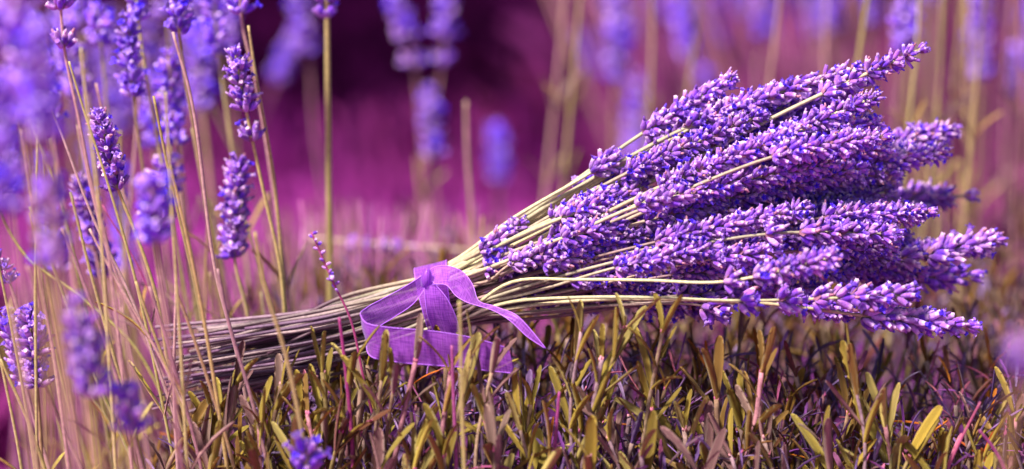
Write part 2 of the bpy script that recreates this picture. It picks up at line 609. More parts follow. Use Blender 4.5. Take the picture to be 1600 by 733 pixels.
def sprig(start, tip, Y0, Y1=None, mid=None, gaps=None, objects=True, pitch=.0042, size=1.02, loose=False, straw=None, tail=None, u=None, label=None):
    Y1 = Y0 if Y1 is None else Y1
    ps, pt = P(start[0], start[1], Y0), P(tip[0], tip[1], Y1)
    ang = math.degrees(math.atan2(RIB[1] - start[1], start[0] - RIB[0]))
    uu = (-0.95 + 1.9 * (ang + 4) / 44.0) if u is None else u
    uu = max(-1, min(1, uu + R.uniform(-.12, .12)))
    vv = max(-1, min(1, Y0 / 0.045 + R.uniform(-.25, .25)))
    q = max(1, math.hypot(uu, vv))
    su, sv = take_slot(uu / q * RV, vv / q * RD)
    slot = C0 + UU * su + Vector((0, 1, 0)) * sv
    # the cut ends behind the ribbon, spreading a little
    xe = (R.uniform(236, 330) if R.random() < .7 else R.uniform(300, 460)) if tail is None else tail
    hu = su / RV
    m_ = P(530, 527 - hu * 57 + R.uniform(-14, 14), sv * 1.45 + R.uniform(-.002, .002))
    e_ = P(xe, 577 - (530 - xe) * 0.0 - hu * 60 + R.uniform(-22, 22) + (300 - xe) * .12, sv * 1.8 + R.uniform(-.006, .006))
    pts = [e_, m_, slot]
    for q_ in (mid or []):
        pts.append(P(q_[0], q_[1], q_[2] if len(q_) > 2 else Y0))
    if not mid:
        f = .5
        h = slot.lerp(ps, f) + Vector((0, 0, R.uniform(-.0012, .0022)))
        pts.append(h)
    pts += [ps, pt]
    cur = catmull(pts, 7)
    path = Path(cur)
    # arc position of the foot of the spike
    i0 = int(np.argmin(np.linalg.norm(cur - np.array(ps), axis=1)))
    s0 = path.s[i0]
    t = max(0, min(1, hu * .55 + .34 + R.uniform(-.3, .3)))  # height bias puts top light and lower shade into stem colour, rest own tone
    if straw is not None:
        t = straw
    tint = jit(np.array(STRAW_LIT) * t + np.array(DUSK_SHADED) * (1 - t), .14)
    tint_l = np.array(R.choice([lin(142, 110, 128), lin(122, 86, 118), lin(164, 136, 140), lin(104, 72, 88)])) * R.uniform(.4, .95)
    o = empty('lavender_sprig', bouquet, loc=Vector(ps) - bq_loc)
    if label:
        o['label'] = label
    mb = MB()
    rad_tail = np.concatenate([np.linspace(.72, 1.0, 14), np.ones(len(cur) - 14)])
    rad = rad_tail * (R.uniform(.00080, .00108) if t > .5 else R.uniform(.0006, .00094)) * np.linspace(1.05, .72, len(cur))
    k = len(cur)
    a = np.clip((np.arange(k) - 6) / 8.0, 0, 1)[:, None]
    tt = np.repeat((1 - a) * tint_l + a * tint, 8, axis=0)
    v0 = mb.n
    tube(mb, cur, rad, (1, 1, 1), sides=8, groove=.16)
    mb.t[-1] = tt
    link('stem', rel(mb.mesh('stem', [M_STEM]), ps), o)
    spike(path, s0, o, ps, pitch=pitch, size=size, gaps=gaps, objects=objects, loose=loose)
    return o


def px(*a):
    return [x * .00025 for x in a]


# the sprigs one can follow in the photograph: foot of the spike, tip, depth
sprig((1006, 207), (1146, 122), .004, .006, loose=True, label='short sprig on the upper rim of the bunch')
sprig((1076, 198), (1338, 106), .000, .004, gaps=px(0, 26, 46, 66, 88, 110, 132, 154, 176, 200, 222, 246), loose=True)
sprig((1236, 170), (1443, 76), -.004, .004, mid=[(980, 303, -.004)], gaps=px(55, 78, 100, 132, 150, 172, 196), label='longest sprig, whose thin tip points highest')
sprig((985, 268), (1190, 180), -.008, -.006)
sprig((1032, 292), (1262, 200), -.020, -.018, size=1.05)
sprig((1178, 232), (1372, 150), -.016, -.012, size=1.02)
sprig((1208, 245), (1384, 213), -.026, -.018, mid=[(960, 345, -.022)])
sprig((1088, 300), (1300, 255), -.022, -.016)
sprig((1010, 345), (1160, 305), -.016, -.010)
sprig((864, 342), (960, 300), -.012, -.012, size=1.0, loose=True)
sprig((752, 392), (818, 346), -.010, -.004, loose=True, size=.95)
sprig((926, 268), (962, 242), -.004, -.002, loose=True)
sprig((800, 412), (912, 380), -.020, -.026, mid=[(760, 440, -.014)], loose=True, size=1.0, label='small bluish sprig resting low on the stems')
sprig((862, 372), (985, 335), -.016, -.014)
sprig((996, 322), (1090, 300), -.028, -.026, loose=True)
sprig((1026, 378), (1262, 326), -.030, -.026, size=1.05)
sprig((1290, 340), (1455, 332), -.022, -.012, mid=[(980, 396, -.026)], size=1.0)
sprig((1198, 366), (1402, 366), -.032, -.024, mid=[(950, 412, -.03)], gaps=px(0, 52, 74, 94, 115, 136, 158, 180), size=1.1)
sprig((963, 418), (1122, 386), -.036, -.034, size=1.08)
sprig((1112, 405), (1216, 394), -.034, -.032)
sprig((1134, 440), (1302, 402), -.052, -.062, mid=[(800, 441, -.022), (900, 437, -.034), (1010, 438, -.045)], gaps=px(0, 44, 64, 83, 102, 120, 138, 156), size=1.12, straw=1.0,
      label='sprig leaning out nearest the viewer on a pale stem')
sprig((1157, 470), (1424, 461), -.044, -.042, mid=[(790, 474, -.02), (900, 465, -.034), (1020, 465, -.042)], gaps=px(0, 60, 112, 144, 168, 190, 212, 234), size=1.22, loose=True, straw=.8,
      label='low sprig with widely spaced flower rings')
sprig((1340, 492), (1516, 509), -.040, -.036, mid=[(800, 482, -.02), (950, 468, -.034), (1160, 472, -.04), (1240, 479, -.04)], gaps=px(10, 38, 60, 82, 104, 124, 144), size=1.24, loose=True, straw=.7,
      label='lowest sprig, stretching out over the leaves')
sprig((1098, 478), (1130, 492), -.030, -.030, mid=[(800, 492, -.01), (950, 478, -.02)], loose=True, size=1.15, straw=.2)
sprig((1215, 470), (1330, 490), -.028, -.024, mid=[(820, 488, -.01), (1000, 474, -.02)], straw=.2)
sprig((1410, 404), (1558, 374), .006, .014, mid=[(1000, 430, .0)], gaps=px(0, 42, 60, 78, 96, 114, 130), size=1.28, loose=True, label='sprig with its tip farthest out, in spaced rings')
sprig((1350, 436), (1524, 432), .020, .026, mid=[(980, 444, .01)], gaps=px(6, 36, 66, 88, 108, 130, 150), size=1.3, loose=True)
sprig((1300, 272), (1478, 238), .012, .022, size=1.1)
sprig((1350, 236), (1490, 204), .036, .050, size=1.12)
sprig((1345, 318), (1514, 306), .050, .064, gaps=px(0, 20, 40, 60, 84, 104, 124, 144), size=1.4)
sprig((1250, 392), (1398, 386), -.020, -.012)
sprig((1120, 268), (1322, 205), -.010, -.006)
# the ones packed behind and between them
fills = [((1060, 250), (1230, 175), .006), ((1120, 330), (1330, 280), .004), ((1160, 310), (1345, 262), -.004), ((1200, 300), (1350, 300), .012),
         ((940, 350), (1070, 322), -.006), ((930, 400), (1060, 372), -.016), ((1050, 430), (1200, 418), -.018), ((1180, 425), (1330, 425), -.012),
         ((1240, 350), (1380, 322), -.004), ((1300, 380), (1420, 372), .010), ((1310, 425), (1420, 428), .016), ((1010, 240), (1120, 172), .014),
         ((1110, 205), (1262, 142), .012), ((1200, 190), (1352, 128), .010), ((1240, 225), (1372, 190), .002), ((900, 300), (985, 258), .010),
         ((830, 352), (905, 318), .006), ((880, 420), (985, 412), -.010), ((1010, 455), (1120, 462), -.012), ((820, 432), (900, 425), -.004),
         ((1150, 280), (1300, 242), .004), ((1200, 270), (1350, 236), .018), ((1080, 365), (1230, 346), -.010), ((1130, 380), (1290, 372), -.014),
         ((960, 372), (1080, 350), -.004), ((860, 445), (980, 452), .004), ((780, 440), (850, 428), -.006), ((1040, 300), (1180, 262), .0),
         ((1240, 410), (1370, 414), .002), ((1290, 300), (1400, 285), .022), ((1150, 455), (1290, 455), -.004), ((1000, 410), (1110, 402), -.008),
         ((940, 290), (1040, 238), .004), ((1230, 300), (1395, 268), .008), ((1260, 320), (1390, 300), .014), ((1180, 340), (1330, 318), .002), ((1270, 250), (1385, 232), .006), ((1060, 462), (1190, 452), -.02), ((960, 440), (1070, 436), -.014), ((1080, 225), (1240, 160), .004), ((1290, 400), (1400, 405), -.002), ((830, 398), (925, 372), -.018), ((850, 410), (960, 396), -.024), ((900, 388), (1010, 366), -.022), ((890, 436), (1000, 428), -.022), ((800, 452), (880, 452), -.006), ((930, 452), (1040, 456), -.016), ((840, 470), (940, 474), .0), ((760, 420), (822, 398), -.012), ((880, 340), (960, 312), -.018), ((1000, 478), (1110, 482), -.006), ((1330, 250), (1440, 232), .026), ((1330, 420), (1440, 425), .008), ((1340, 345), (1440, 335), .004), ((1380, 390), (1470, 392), .02), ((1020, 230), (1150, 165), .002), ((970, 280), (1080, 232), -.002), ((910, 330), (1010, 292), -.012), ((880, 372), (970, 352), -.026), ((1110, 185), (1230, 140), .0), ((1060, 400), (1180, 376), -.024), ((1120, 350), (1250, 335), .006)]
for (a, b, y) in fills:
    sprig(a, b, y, y + .006, objects=False, pitch=.0043, size=1.05)


# ------------------------------------------------------------------ the ribbon
rb_loc = P(665, 520, -.014)
ribbon = tag(empty('ribbon', loc=rb_loc), 'sheer purple organza ribbon knotted round the lavender stems, its ends trailing', 'ribbon')


def strip(name, top, bot, nseg=10, ncross=10, ripple=.0004, seed=0, fold=0.0):
    """a band of ribbon between two edge lines (px, py, Y)"""
    A = catmull([P(*p) for p in top], nseg)
    B = catmull([P(*p) for p in bot], nseg)
    k = len(A)
    la = Path(A); lb = Path(B)
    V, W = [], []
    for i in range(k):
        sa = (la.s[i] + lb.s[i]) / 2
        wd = np.linalg.norm(A[i] - B[i])
        tng = A[min(i + 1, k - 1)] - A[max(i - 1, 0)]
        nrm = np.cross(tng, B[i] - A[i]); nrm /= max(np.linalg.norm(nrm), 1e-9)
        for j in range(ncross + 1):
            t = j / ncross
            off = ripple * (math.sin(sa * 420 + seed + 2.2 * t) * .6 + math.sin(sa * 190 + 5 * t + seed * 2)) * (.4 + t * (1 - t) * 2)
            off += fold * math.sin(t * math.pi * 3 + seed)
            V.append(A[i] * (1 - t) + B[i] * t + nrm * off)
            W.append((sa, t * wd, 0))
    F = [(i * (ncross + 1) + j, i * (ncross + 1) + j + 1, (i + 1) * (ncross + 1) + j + 1, (i + 1) * (ncross + 1) + j) for i in range(k - 1) for j in range(ncross)]
    mb = MB(); mb.add(V, F, (1, 1, 1))
    me = mb.mesh(name, [M_RIBBON])
    at = me.attributes.new('weave', 'FLOAT_VECTOR', 'POINT')
    at.data.foreach_set('vector', np.array(W, np.float32).ravel())
    o = link(name, rel(me, rb_loc), ribbon)
    for e in (0, ncross):
        hb = MB()
        pts = np.array([V[i * (ncross + 1) + e] for i in range(k)])
        tube(hb, pts, .0002, lin(196, 120, 246), sides=5)
        link('hem', rel(hb.mesh('hem', [M_HEM]), rb_loc), o)
    return o


# band round the stems
def ring():
    top, bot = [], []
    th = [math.radians(a) for a in range(-110, 251, 18)]
    A, B = [], []
    for a in th:
        e = UU * math.cos(a) * (RV + .0016) + Vector((0, -1, 0)) * math.sin(a) * (RD + .0016)
        c = C0 - AX * .0045
        A.append(c + e - AX * .0052)
        B.append(c + e + AX * (.0056 + .002 * math.cos(a)))
    return A, B


def strip_world(name, A, B, **kw):
    return strip(name, [PXYY(p) for p in A], [PXYY(p) for p in B], **kw)


def PXYY(p):
    x, y = PXY(p)
    return (x, y, p[1])


A, B = ring()
strip_world('band', A, B, nseg=3, seed=1.3, ripple=.0001)
# long end: sweeps left from the knot, turns over and comes back in front
strip('tail',
      [(668, 424, -.016), (636, 446, -.020), (600, 466, -.027), (574, 480, -.036), (563, 491, -.046), (574, 505, -.054), (610, 512, -.057), (660, 516, -.056), (720, 524, -.054), (768, 536, -.053), (795, 545, -.052)],
      [(668, 446, -.016), (646, 474, -.020), (614, 497, -.027), (590, 513, -.036), (572, 541, -.046), (582, 558, -.054), (616, 565, -.057), (664, 570, -.056), (720, 574, -.054), (770, 580, -.053), (806, 584, -.052)],
      seed=.4, ripple=.00045)
# short end: arches over the stems and twists to a point
strip('tail',
      [(664, 430, -.014), (678, 418, -.014), (700, 416, -.015), (722, 424, -.016), (738, 444, -.020), (748, 470, -.026), (775, 480, -.034), (806, 492, -.040), (830, 516, -.043), (853, 545, -.045)],
      [(668, 446, -.018), (682, 444, -.021), (698, 446, -.024), (712, 462, -.027), (728, 471, -.030), (748, 478, -.032), (772, 486, -.037), (798, 502, -.041), (824, 526, -.044), (851, 544, -.045)],
      seed=2.2, ripple=.0003)
# inner loop hanging from the knot across the stems
strip('loop',
      [(662, 440, -.019), (664, 464, -.021), (668, 492, -.021), (678, 520, -.018)],
      [(676, 440, -.020), (698, 466, -.022), (712, 494, -.021), (720, 522, -.018)], seed=3.1, ripple=.0003, fold=.0005)
# knot: a small pinched cushion of cloth
kb = MB()
kc = P(666, 435, -.019)
ks = 14
KV = []
for i in range(9):
    ph = -math.pi / 2 + math.pi * i / 8
    for j in range(ks):
        a = 2 * math.pi * j / ks
        rr = 1 + .05 * math.sin(a * 3 + ph)
        KV.append((kc.x + .0022 * rr * math.cos(ph) * math.cos(a), kc.y + .0024 * math.cos(ph) * math.sin(a) * rr, kc.z + .0038 * math.sin(ph) + .0006 * math.cos(a)))
KF = [(i * ks + j, i * ks + (j + 1) % ks, (i + 1) * ks + (j + 1) % ks, (i + 1) * ks + j) for i in range(8) for j in range(ks)]
kb.add(KV, KF, (1, 1, 1))
kme = kb.mesh('knot', [M_RIBBON])
at = kme.attributes.new('weave', 'FLOAT_VECTOR', 'POINT')
at.data.foreach_set('vector', np.array(KV, np.float32).ravel())
link('knot', rel(kme, rb_loc), ribbon)


# ------------------------------------------------------------------ the bush under the bouquet
OLIVE = [lin(164, 142, 62), lin(150, 126, 52), lin(174, 154, 88), lin(148, 112, 56), lin(156, 124, 112), lin(168, 140, 56), lin(140, 100, 100)]
UMBER = [lin(138, 96, 36), lin(122, 80, 34), lin(148, 106, 44), lin(116, 70, 48), lin(128, 70, 70)]
MAUVE = [lin(128, 90, 150), lin(150, 112, 170), lin(104, 70, 126), lin(118, 86, 112), lin(176, 144, 196), lin(92, 54, 110)]
DUSKY = [lin(140, 62, 120), lin(160, 84, 136), lin(124, 60, 84)]
ORANGE = [lin(206, 116, 36), lin(190, 92, 40)]
PINKS = [lin(208, 120, 150), lin(186, 92, 140), lin(220, 150, 160), lin(150, 60, 110)]


def leaf_data(rng, bend, wr, twist):
    """unit leaf along +Z, bending towards +X; thick blade with rolled edges and a sunken midrib"""
    ts = [0, .16, .40, .66, .86, .96, 1.0]
    ws = [.42, .70, .94, 1.0, .92, .66, .26]
    V, C = [], []
    for t, wv in zip(ts, ws):
        x = bend * t * t
        z = t * (1 - .12 * bend * bend * t)
        slope = 2 * bend * t
        nv = Vector((1, 0, -slope)).normalized()       # blade normal (towards the stem side is -X)
        ww = wr * wv
        th = .017 * (wv * .6 + .4)
        a = twist * t
        for (sx, sn) in ((-1, -1.0), (-.6, -.1), (0, .75), (.6, -.1), (1, -1.0), (0, 1.35)):
            yv = sx * ww
            nn = sn * th
            yy = yv * math.cos(a) - nn * math.sin(a)
            n2 = yv * math.sin(a) + nn * math.cos(a)
            V.append((x + nv.x * n2, yy, z + nv.z * n2))
            C.append(.78 if sx == 0 and sn < 1 else (1.25 if abs(sx) == 1 else 1.0))
    S = 6
    F = [(i * S + j, i * S + (j + 1) % S, (i + 1) * S + (j + 1) % S, (i + 1) * S + j) for i in range(len(ts) - 1) for j in range(S)]
    F.append(tuple((len(ts) - 1) * S + j for j in range(S)))
    return np.array(V), F, np.repeat(np.array(C)[:, None], 3, axis=1), [0] * len(F)


rl = random.Random(5)
LEAVES = [leaf_data(rl, rl.uniform(-.12, .42), rl.uniform(.070, .086) if q_ < 8 else rl.uniform(.056, .076), rl.uniform(-.35, .35)) for q_ in range(16)]
LEAF_CACHE = {}


def leaf_mesh(i, cname, c):
    key = (i, cname)
    if key not in LEAF_CACHE:
        v, f, t, m = LEAVES[i]
        LEAF_CACHE[key] = mesh_from('leaf', v, f, t * np.array(c), m, [M_LEAF])
    return LEAF_CACHE[key]


bush_loc = Vector((0.16, 0.03, 0.0))
bush = tag(empty('lavender_bush', loc=bush_loc), 'low leafy lavender bush with clipped olive shoots beneath the bouquet', 'bush')

# bush heart: rough mound, shade between the shoots put into its plum tint
hb = MB()
hx = np.linspace(-.22, .62, 60); hy = np.linspace(-.26, .62, 52)
V = []
for yv in hy:
    for xv in hx:
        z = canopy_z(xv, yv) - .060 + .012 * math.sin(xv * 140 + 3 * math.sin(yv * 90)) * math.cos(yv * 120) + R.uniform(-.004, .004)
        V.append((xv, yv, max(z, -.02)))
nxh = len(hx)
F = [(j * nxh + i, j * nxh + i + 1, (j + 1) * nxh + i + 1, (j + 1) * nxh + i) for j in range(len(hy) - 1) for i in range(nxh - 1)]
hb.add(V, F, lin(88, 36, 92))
link('shade_tinted_heart', rel(hb.mesh('shade_tinted_heart', [M_TWIG]), bush_loc), bush)


def leaf_matrix(p, axis, az, tilt, length):
    """leaf springing from p; az is the bearing of its lean about the shoot axis"""
    q = Vector((0, 0, 1)).rotation_difference(Vector(axis).normalized())
    return Matrix.Translation(Vector(p)) @ q.to_matrix().to_4x4() @ Matrix.Rotation(az, 4, 'Z') @ Matrix.Rotation(tilt, 4, 'Y') @ Matrix.Diagonal((length, length, length, 1))


def shoot(tip, length, rng, palette, objects, parent_mb=None, nodes=4, leafL=(.018, .030), cut=True, lean=None):
    lean = lean or Vector((rng.uniform(-.28, .3), rng.uniform(-.3, .2), 1)).normalized()
    tip = Vector(tip)
    base = tip - lean * length - Vector((rng.uniform(-.008, .008), rng.uniform(-.006, .006), 0))
    midp = base.lerp(tip, .5) + Vector((rng.uniform(-.004, .004), rng.uniform(-.003, .003), 0))
    cur = catmull([base, midp, tip], 5)
    path = Path(cur)
    c0 = np.array(rng.choice(palette))
    stemc = np.array(rng.choice([lin(176, 120, 130), lin(150, 128, 84), lin(160, 132, 110), lin(166, 136, 130), lin(150, 120, 130), lin(140, 110, 90)])) * .8
    r0 = rng.uniform(.0006, .00095)
    items = []
    az0 = rng.uniform(0, 6.28)
    for k in range(nodes):
        s = path.L * (1 - .02 - (.30 if nodes < 4 else .21) * k * rng.uniform(.85, 1.1))
        if s < path.L * .12:
            break
        for side in (0, 1):
            if rng.random() < .10:
                continue
            az = az0 + side * math.pi + k * math.pi / 2 + rng.uniform(-.3, .3)
            tilt = math.radians(rng.uniform(4, 28) + (12 if k > 1 else 0))
            Ln = rng.uniform(*leafL) * (1.0 if k else .85)
            items.append((path.at(s), path.tan(s), az, tilt, Ln))
            if rng.random() < .35:
                items.append((path.at(s), path.tan(s), az + rng.uniform(-.5, .5), tilt * .5, Ln * .45))
    if objects:
        o = empty('leafy_shoot', bush, loc=base - bush_loc)
        mb = MB()
    else:
        mb = parent_mb
    tube(mb, cur, np.linspace(r0 * 1.15, r0, len(cur)), stemc * .85, sides=6, tint_end=stemc * 1.05, mat=1 if not objects else 0)
    if cut:      # clipped end, drying pink
        e = path.tan(path.L)
        pk = np.array(rng.choice(PINKS[:3]))
        for q in range(3):
            off = np.array([rng.uniform(-1, 1), rng.uniform(-1, 1), 0]) * r0 * .7
            p0 = cur[-1] + off - e * .0006
            tube(mb, [p0, p0 + e * rng.uniform(.0012, .0026) + off * .5], [r0 * .62, r0 * .38], pk * rng.uniform(.8, 1.1), sides=5, mat=1 if not objects else 0)
    if objects:
        link('stem', rel(mb.mesh('stem', [M_TWIG]), base), o)
    smalls = MB()
    for (p, t, az, tilt, Ln) in items:
        i = rng.randrange(8) + (0 if objects else 8)
        m = leaf_matrix(p, t, az, tilt, Ln)
        if objects and Ln < .012:
            smalls.add_mesh(LEAVES[i], m, jit(c0, .15))
        elif objects:
            ci = palette.index(tuple(c0)) if tuple(c0) in palette else 0
            ci = rng.randrange(len(palette)) if rng.random() < .35 else ci
            me = leaf_mesh(i % 8, (id(palette), ci), palette[ci])
            link('leaf', me, o, Matrix.Translation(-base) @ m)
        else:
            mb.add_mesh(LEAVES[i], m, jit(c0, .2))
    if objects and smalls.n:
        link('young_leaves', rel(smalls.mesh('young_leaves', [M_LEAF]), base), o)['kind'] = 'stuff'


rs = random.Random(12)
# clipped shoots that stand nearest, leaf by leaf
front = []
tries = 0
while len(front) < 44 and tries < 5000:
    tries += 1
    y = rs.uniform(-.078, -.040)
    pxx = rs.uniform(285, 1590)
    x = P(pxx, 620, y).x
    if all((x - a) ** 2 + ((y - b) * .7) ** 2 > .0085 ** 2 for a, b in front):
        front.append((x, y))
for (x, y) in front:
    z = canopy_z(x, y) + rs.uniform(-.008, .008)
    qx, qy = PXY((x, y, z))
    if qx > 1080:
        z -= .004
    if 550 < qx < 820 and qy < 600:
        z = P(qx, rs.uniform(600, 640), y).z
    shoot((x, y, z), rs.uniform(.045, .065), rs, OLIVE if rs.random() < .94 else UMBER, True, nodes=4, leafL=(.018, .030))
# leaves reaching up before the ribbon and the lowest stems
for (pxx, pyy, yy, ln) in [(596, 572, -.064, .05), (614, 590, -.066, .045), (650, 540, -.064, .06), (704, 560, -.062, .055), (738, 530, -.064, .06), (768, 560, -.062, .05),
                           (908, 496, -.056, .06), (975, 492, -.056, .06), (1035, 498, -.054, .06), (940, 540, -.058, .05), (1190, 560, -.056, .05), (1330, 556, -.058, .05), (368, 580, -.045, .05), (440, 578, -.05, .05), (504, 560, -.055, .05), (548, 552, -.06, .05), (330, 625, -.04, .045), (480, 625, -.06, .045), (405, 640, -.06, .045), (290, 655, -.05, .045)]:
    shoot(P(pxx, pyy + 22, yy), ln, rs, OLIVE, True, nodes=2 if 550 < pxx < 800 else 4, leafL=(.016, .026), lean=Vector((rs.uniform(-.15, .3), rs.uniform(-.1, .1), 1)).normalized())
# all the rest of the foliage
fol = MB()
cnt = 0
for _ in range(1050):
    y = -.10 + .45 * (rs.random() ** 1.35)
    x = rs.uniform(-.17, .40)
    z = canopy_z(x, y) + rs.uniform(-.028, .004) + (-.020 if y < -.02 else 0)
    if z < .03:
        continue
    if -.045 < y < .05:
        z -= .004
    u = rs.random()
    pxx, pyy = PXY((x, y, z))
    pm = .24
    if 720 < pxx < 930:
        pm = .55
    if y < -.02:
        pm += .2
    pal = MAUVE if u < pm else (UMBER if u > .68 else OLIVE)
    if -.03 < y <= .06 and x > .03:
        pal = UMBER if u < .55 else (DUSKY if u < .85 else (OLIVE if u < .97 else ORANGE))  # under the bouquet: its shade put into darker, rustier leaf palettes
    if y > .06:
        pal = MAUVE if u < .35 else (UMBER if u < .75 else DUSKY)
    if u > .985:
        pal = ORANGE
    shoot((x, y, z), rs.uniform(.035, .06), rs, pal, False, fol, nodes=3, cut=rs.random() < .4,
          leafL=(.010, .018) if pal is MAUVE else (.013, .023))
for _ in range(260):
    y = rs.uniform(-.095, -.01)
    x = rs.uniform(-.13, .24)
    z = canopy_z(x, y) + rs.uniform(-.030, -.008)
    qx, qy = PXY((x, y, z))
    if 550 < qx < 830 and qy < 590:
        z = P(qx, rs.uniform(592, 640), y).z
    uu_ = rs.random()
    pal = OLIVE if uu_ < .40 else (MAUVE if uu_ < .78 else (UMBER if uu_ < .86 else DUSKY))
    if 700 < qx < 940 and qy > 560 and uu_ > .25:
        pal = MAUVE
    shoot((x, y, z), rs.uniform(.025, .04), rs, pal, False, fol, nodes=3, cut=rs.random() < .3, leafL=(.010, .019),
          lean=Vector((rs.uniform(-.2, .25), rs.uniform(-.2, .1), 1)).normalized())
fo = link('foliage', rel(fol.mesh('foliage', [M_LEAF, M_TWIG]), bush_loc), bush)
fo['kind'] = 'stuff'
# dry mauve tufts and fallen slivers deep between the shoots
lit = MB()
for _ in range(1500):
    y = rs.uniform(-.10, .03)
    x = rs.uniform(-.14, .24)
    z = canopy_z(x, y) - rs.uniform(.006, .034)
    c = rs.choice(MAUVE + MAUVE + [lin(150, 80, 160), lin(128, 60, 140), lin(160, 110, 196), lin(186, 150, 206)] + PINKS[:2] + ORANGE[:1])
    m = Matrix.Translation((x, y, z)) @ Matrix.Rotation(rs.uniform(0, 6.28), 4, 'Z') @ Matrix.Rotation(rs.uniform(.1, 1.5), 4, 'Y') @ Matrix.Diagonal((1, .6, 1, 1)) @ Matrix.Scale(rs.uniform(.008, .018), 4)
    lit.add_mesh(rs.choice(LEAVES), m, jit(c, .25))
lo = link('dry_litter', rel(lit.mesh('dry_litter', [M_LEAF]), bush_loc), bush)
lo['kind'] = 'stuff'


# ------------------------------------------------------------------ flower stalks growing round about
TAN = [lin(170, 150, 92), lin(160, 138, 86), lin(182, 160, 108), lin(150, 120, 84)]
ROSE = [lin(176, 132, 128), lin(160, 116, 120), lin(186, 146, 130)]


def root_z(x, y):
    return max(0.0, canopy_z(x, y) - .045)


def stalk(label, tip, foot, stem, Y, Yb=None, gaps=None, sharp=False, size=1.0, tint=None, group=None, pitch=.0056, rad=.00074, bare=False,
          name='lavender_stalk', cat='flower stalk', ftint=(1, 1, 1), loose=False):
    """tip and foot of the flower spike, then points down the stem, all as photograph pixels at depth Y (Yb at the root)"""
    Yb = Y if Yb is None else Yb
    pts2 = [tip, foot] + list(stem)
    nseg = len(pts2)
    pts = [P(q[0], q[1], Y + (Yb - Y) * i / (nseg - 1)) for i, q in enumerate(pts2)]
    # carry the stem on down to the ground or into the bush
    a, b = pts[-2], pts[-1]
    d = (b - a).normalized()
    if d.z > -.25:
        d = Vector((d.x, d.y, -.6)).normalized()
    p = b.copy()
    for _ in range(60):
        p = p + d * .01
        d = (d * .93 + Vector((0, 0, -1)) * .07).normalized()
        if p.z < root_z(p.x, p.y):
            break
    if (p - b).length > .012:
        pts.append(p)
    pts = pts[::-1]
    cur = catmull(pts, 7)
    path = Path(cur)
    root = pts[0]
    o = tag(empty(name, loc=root), label, cat, group)
    foot_w = np.array(P(foot[0], foot[1], Y + (Yb - Y) / (nseg - 1)))
    i0 = int(np.argmin(np.linalg.norm(cur - foot_w, axis=1)))
    mb = MB()
    tc = jit(tint if tint is not None else R.choice(TAN + ROSE[:2]), .12)
    tube(mb, cur, rad * np.linspace(1.2, .75, len(cur)), tc * .95, sides=8, groove=.15, tint_end=tc)
    # a pair of narrow leaves low on the stem
    for sfrac in (.30, .45):
        if R.random() < .5 and path.L > .2:
            s = path.L * sfrac
            for sd in (0, 1):
                mb.add_mesh(R.choice(LEAVES), leaf_matrix(path.at(s), path.tan(s), R.uniform(0, .6) + sd * math.pi, .35, R.uniform(.014, .026)), jit(R.choice(OLIVE), .15))
    link('stem', rel(mb.mesh('stem', [M_STEM]), root), o)
    if not bare:
        spike(path, path.s[i0], o, root, pitch=pitch, size=size, gaps=gaps, objects=sharp, lod=0 if sharp else 1, loose=loose, tint=ftint)
    return o


G_L = 'lavender stalks standing beside the cut stem ends'
# --- left: the ones near the plane of focus
stalk('crisp short lavender spike on a thin stalk, sharpest flower left of the bouquet', (153, 176), (184, 294), [(215, 372), (246, 470), (268, 600), (300, 735)], -.012, sharp=True, size=1.12, group=G_L, gaps=px(0, 22, 40, 62, 82, 104))
stalk('lavender stalk with two-tier spike, its lower ring standing apart', (366, 82), (394, 218), [(412, 300), (438, 420), (450, 560), (475, 735)], .022, sharp=True, size=1.2, group=G_L, gaps=px(0, 48, 68, 90, 112))
stalk('soft violet lavender spike hanging level with the cut stem ends', (372, 256), (366, 400), [(384, 480), (405, 600), (420, 735)], .040, sharp=True, size=1.3, group=G_L)
stalk('lavender stalk with pale calyx ring at top edge, second from left', (92, -40), (100, 72), [(122, 180), (152, 330), (190, 450), (262, 600), (330, 735)], .024, sharp=True, size=1.25, group=G_L, gaps=px(0, 60, 85))
stalk('dark violet lavender spike low at the edge, drooping florets beside it', (46, 488), (58, 602), [(62, 660), (66, 735)], -.012, sharp=True, size=1.3, group=G_L)
stalk('slim lavender spike at the very edge next to a fuller dark one', (10, 488), (36, 590), [(54, 660), (80, 740)], -.004, sharp=True, size=1.0, group=G_L, loose=True)
stalk('small half-hidden lavender spike with vivid blue florets', (122, 280), (146, 378), [(160, 450), (190, 560), (220, 735)], .050, sharp=True, size=1.1, group=G_L)
stalk('lavender ring cluster low on a stalk under the blue-tipped spike', (152, 386), (160, 432), [(172, 520), (190, 640), (205, 735)], .062, size=1.2, group=G_L)
stalk('out-of-focus lavender spike between the crisp one and the soft violet one', (262, 252), (246, 372), [(262, 470), (290, 600), (320, 735)], .075, size=1.35, group=G_L)
stalk('violet ring at a stalk top with a slender bare stem crossing the crisp spike', (12, 282), (0, 322), [(40, 400), (120, 460), (212, 545), (290, 700)], .01, sharp=True, size=1.0, group=G_L)
stalk('small curled lavender bud cluster at the edge above the dark spike', (-6, 398), (14, 440), [(40, 520), (90, 650), (130, 740)], -.006, sharp=True, size=.9, group=G_L)
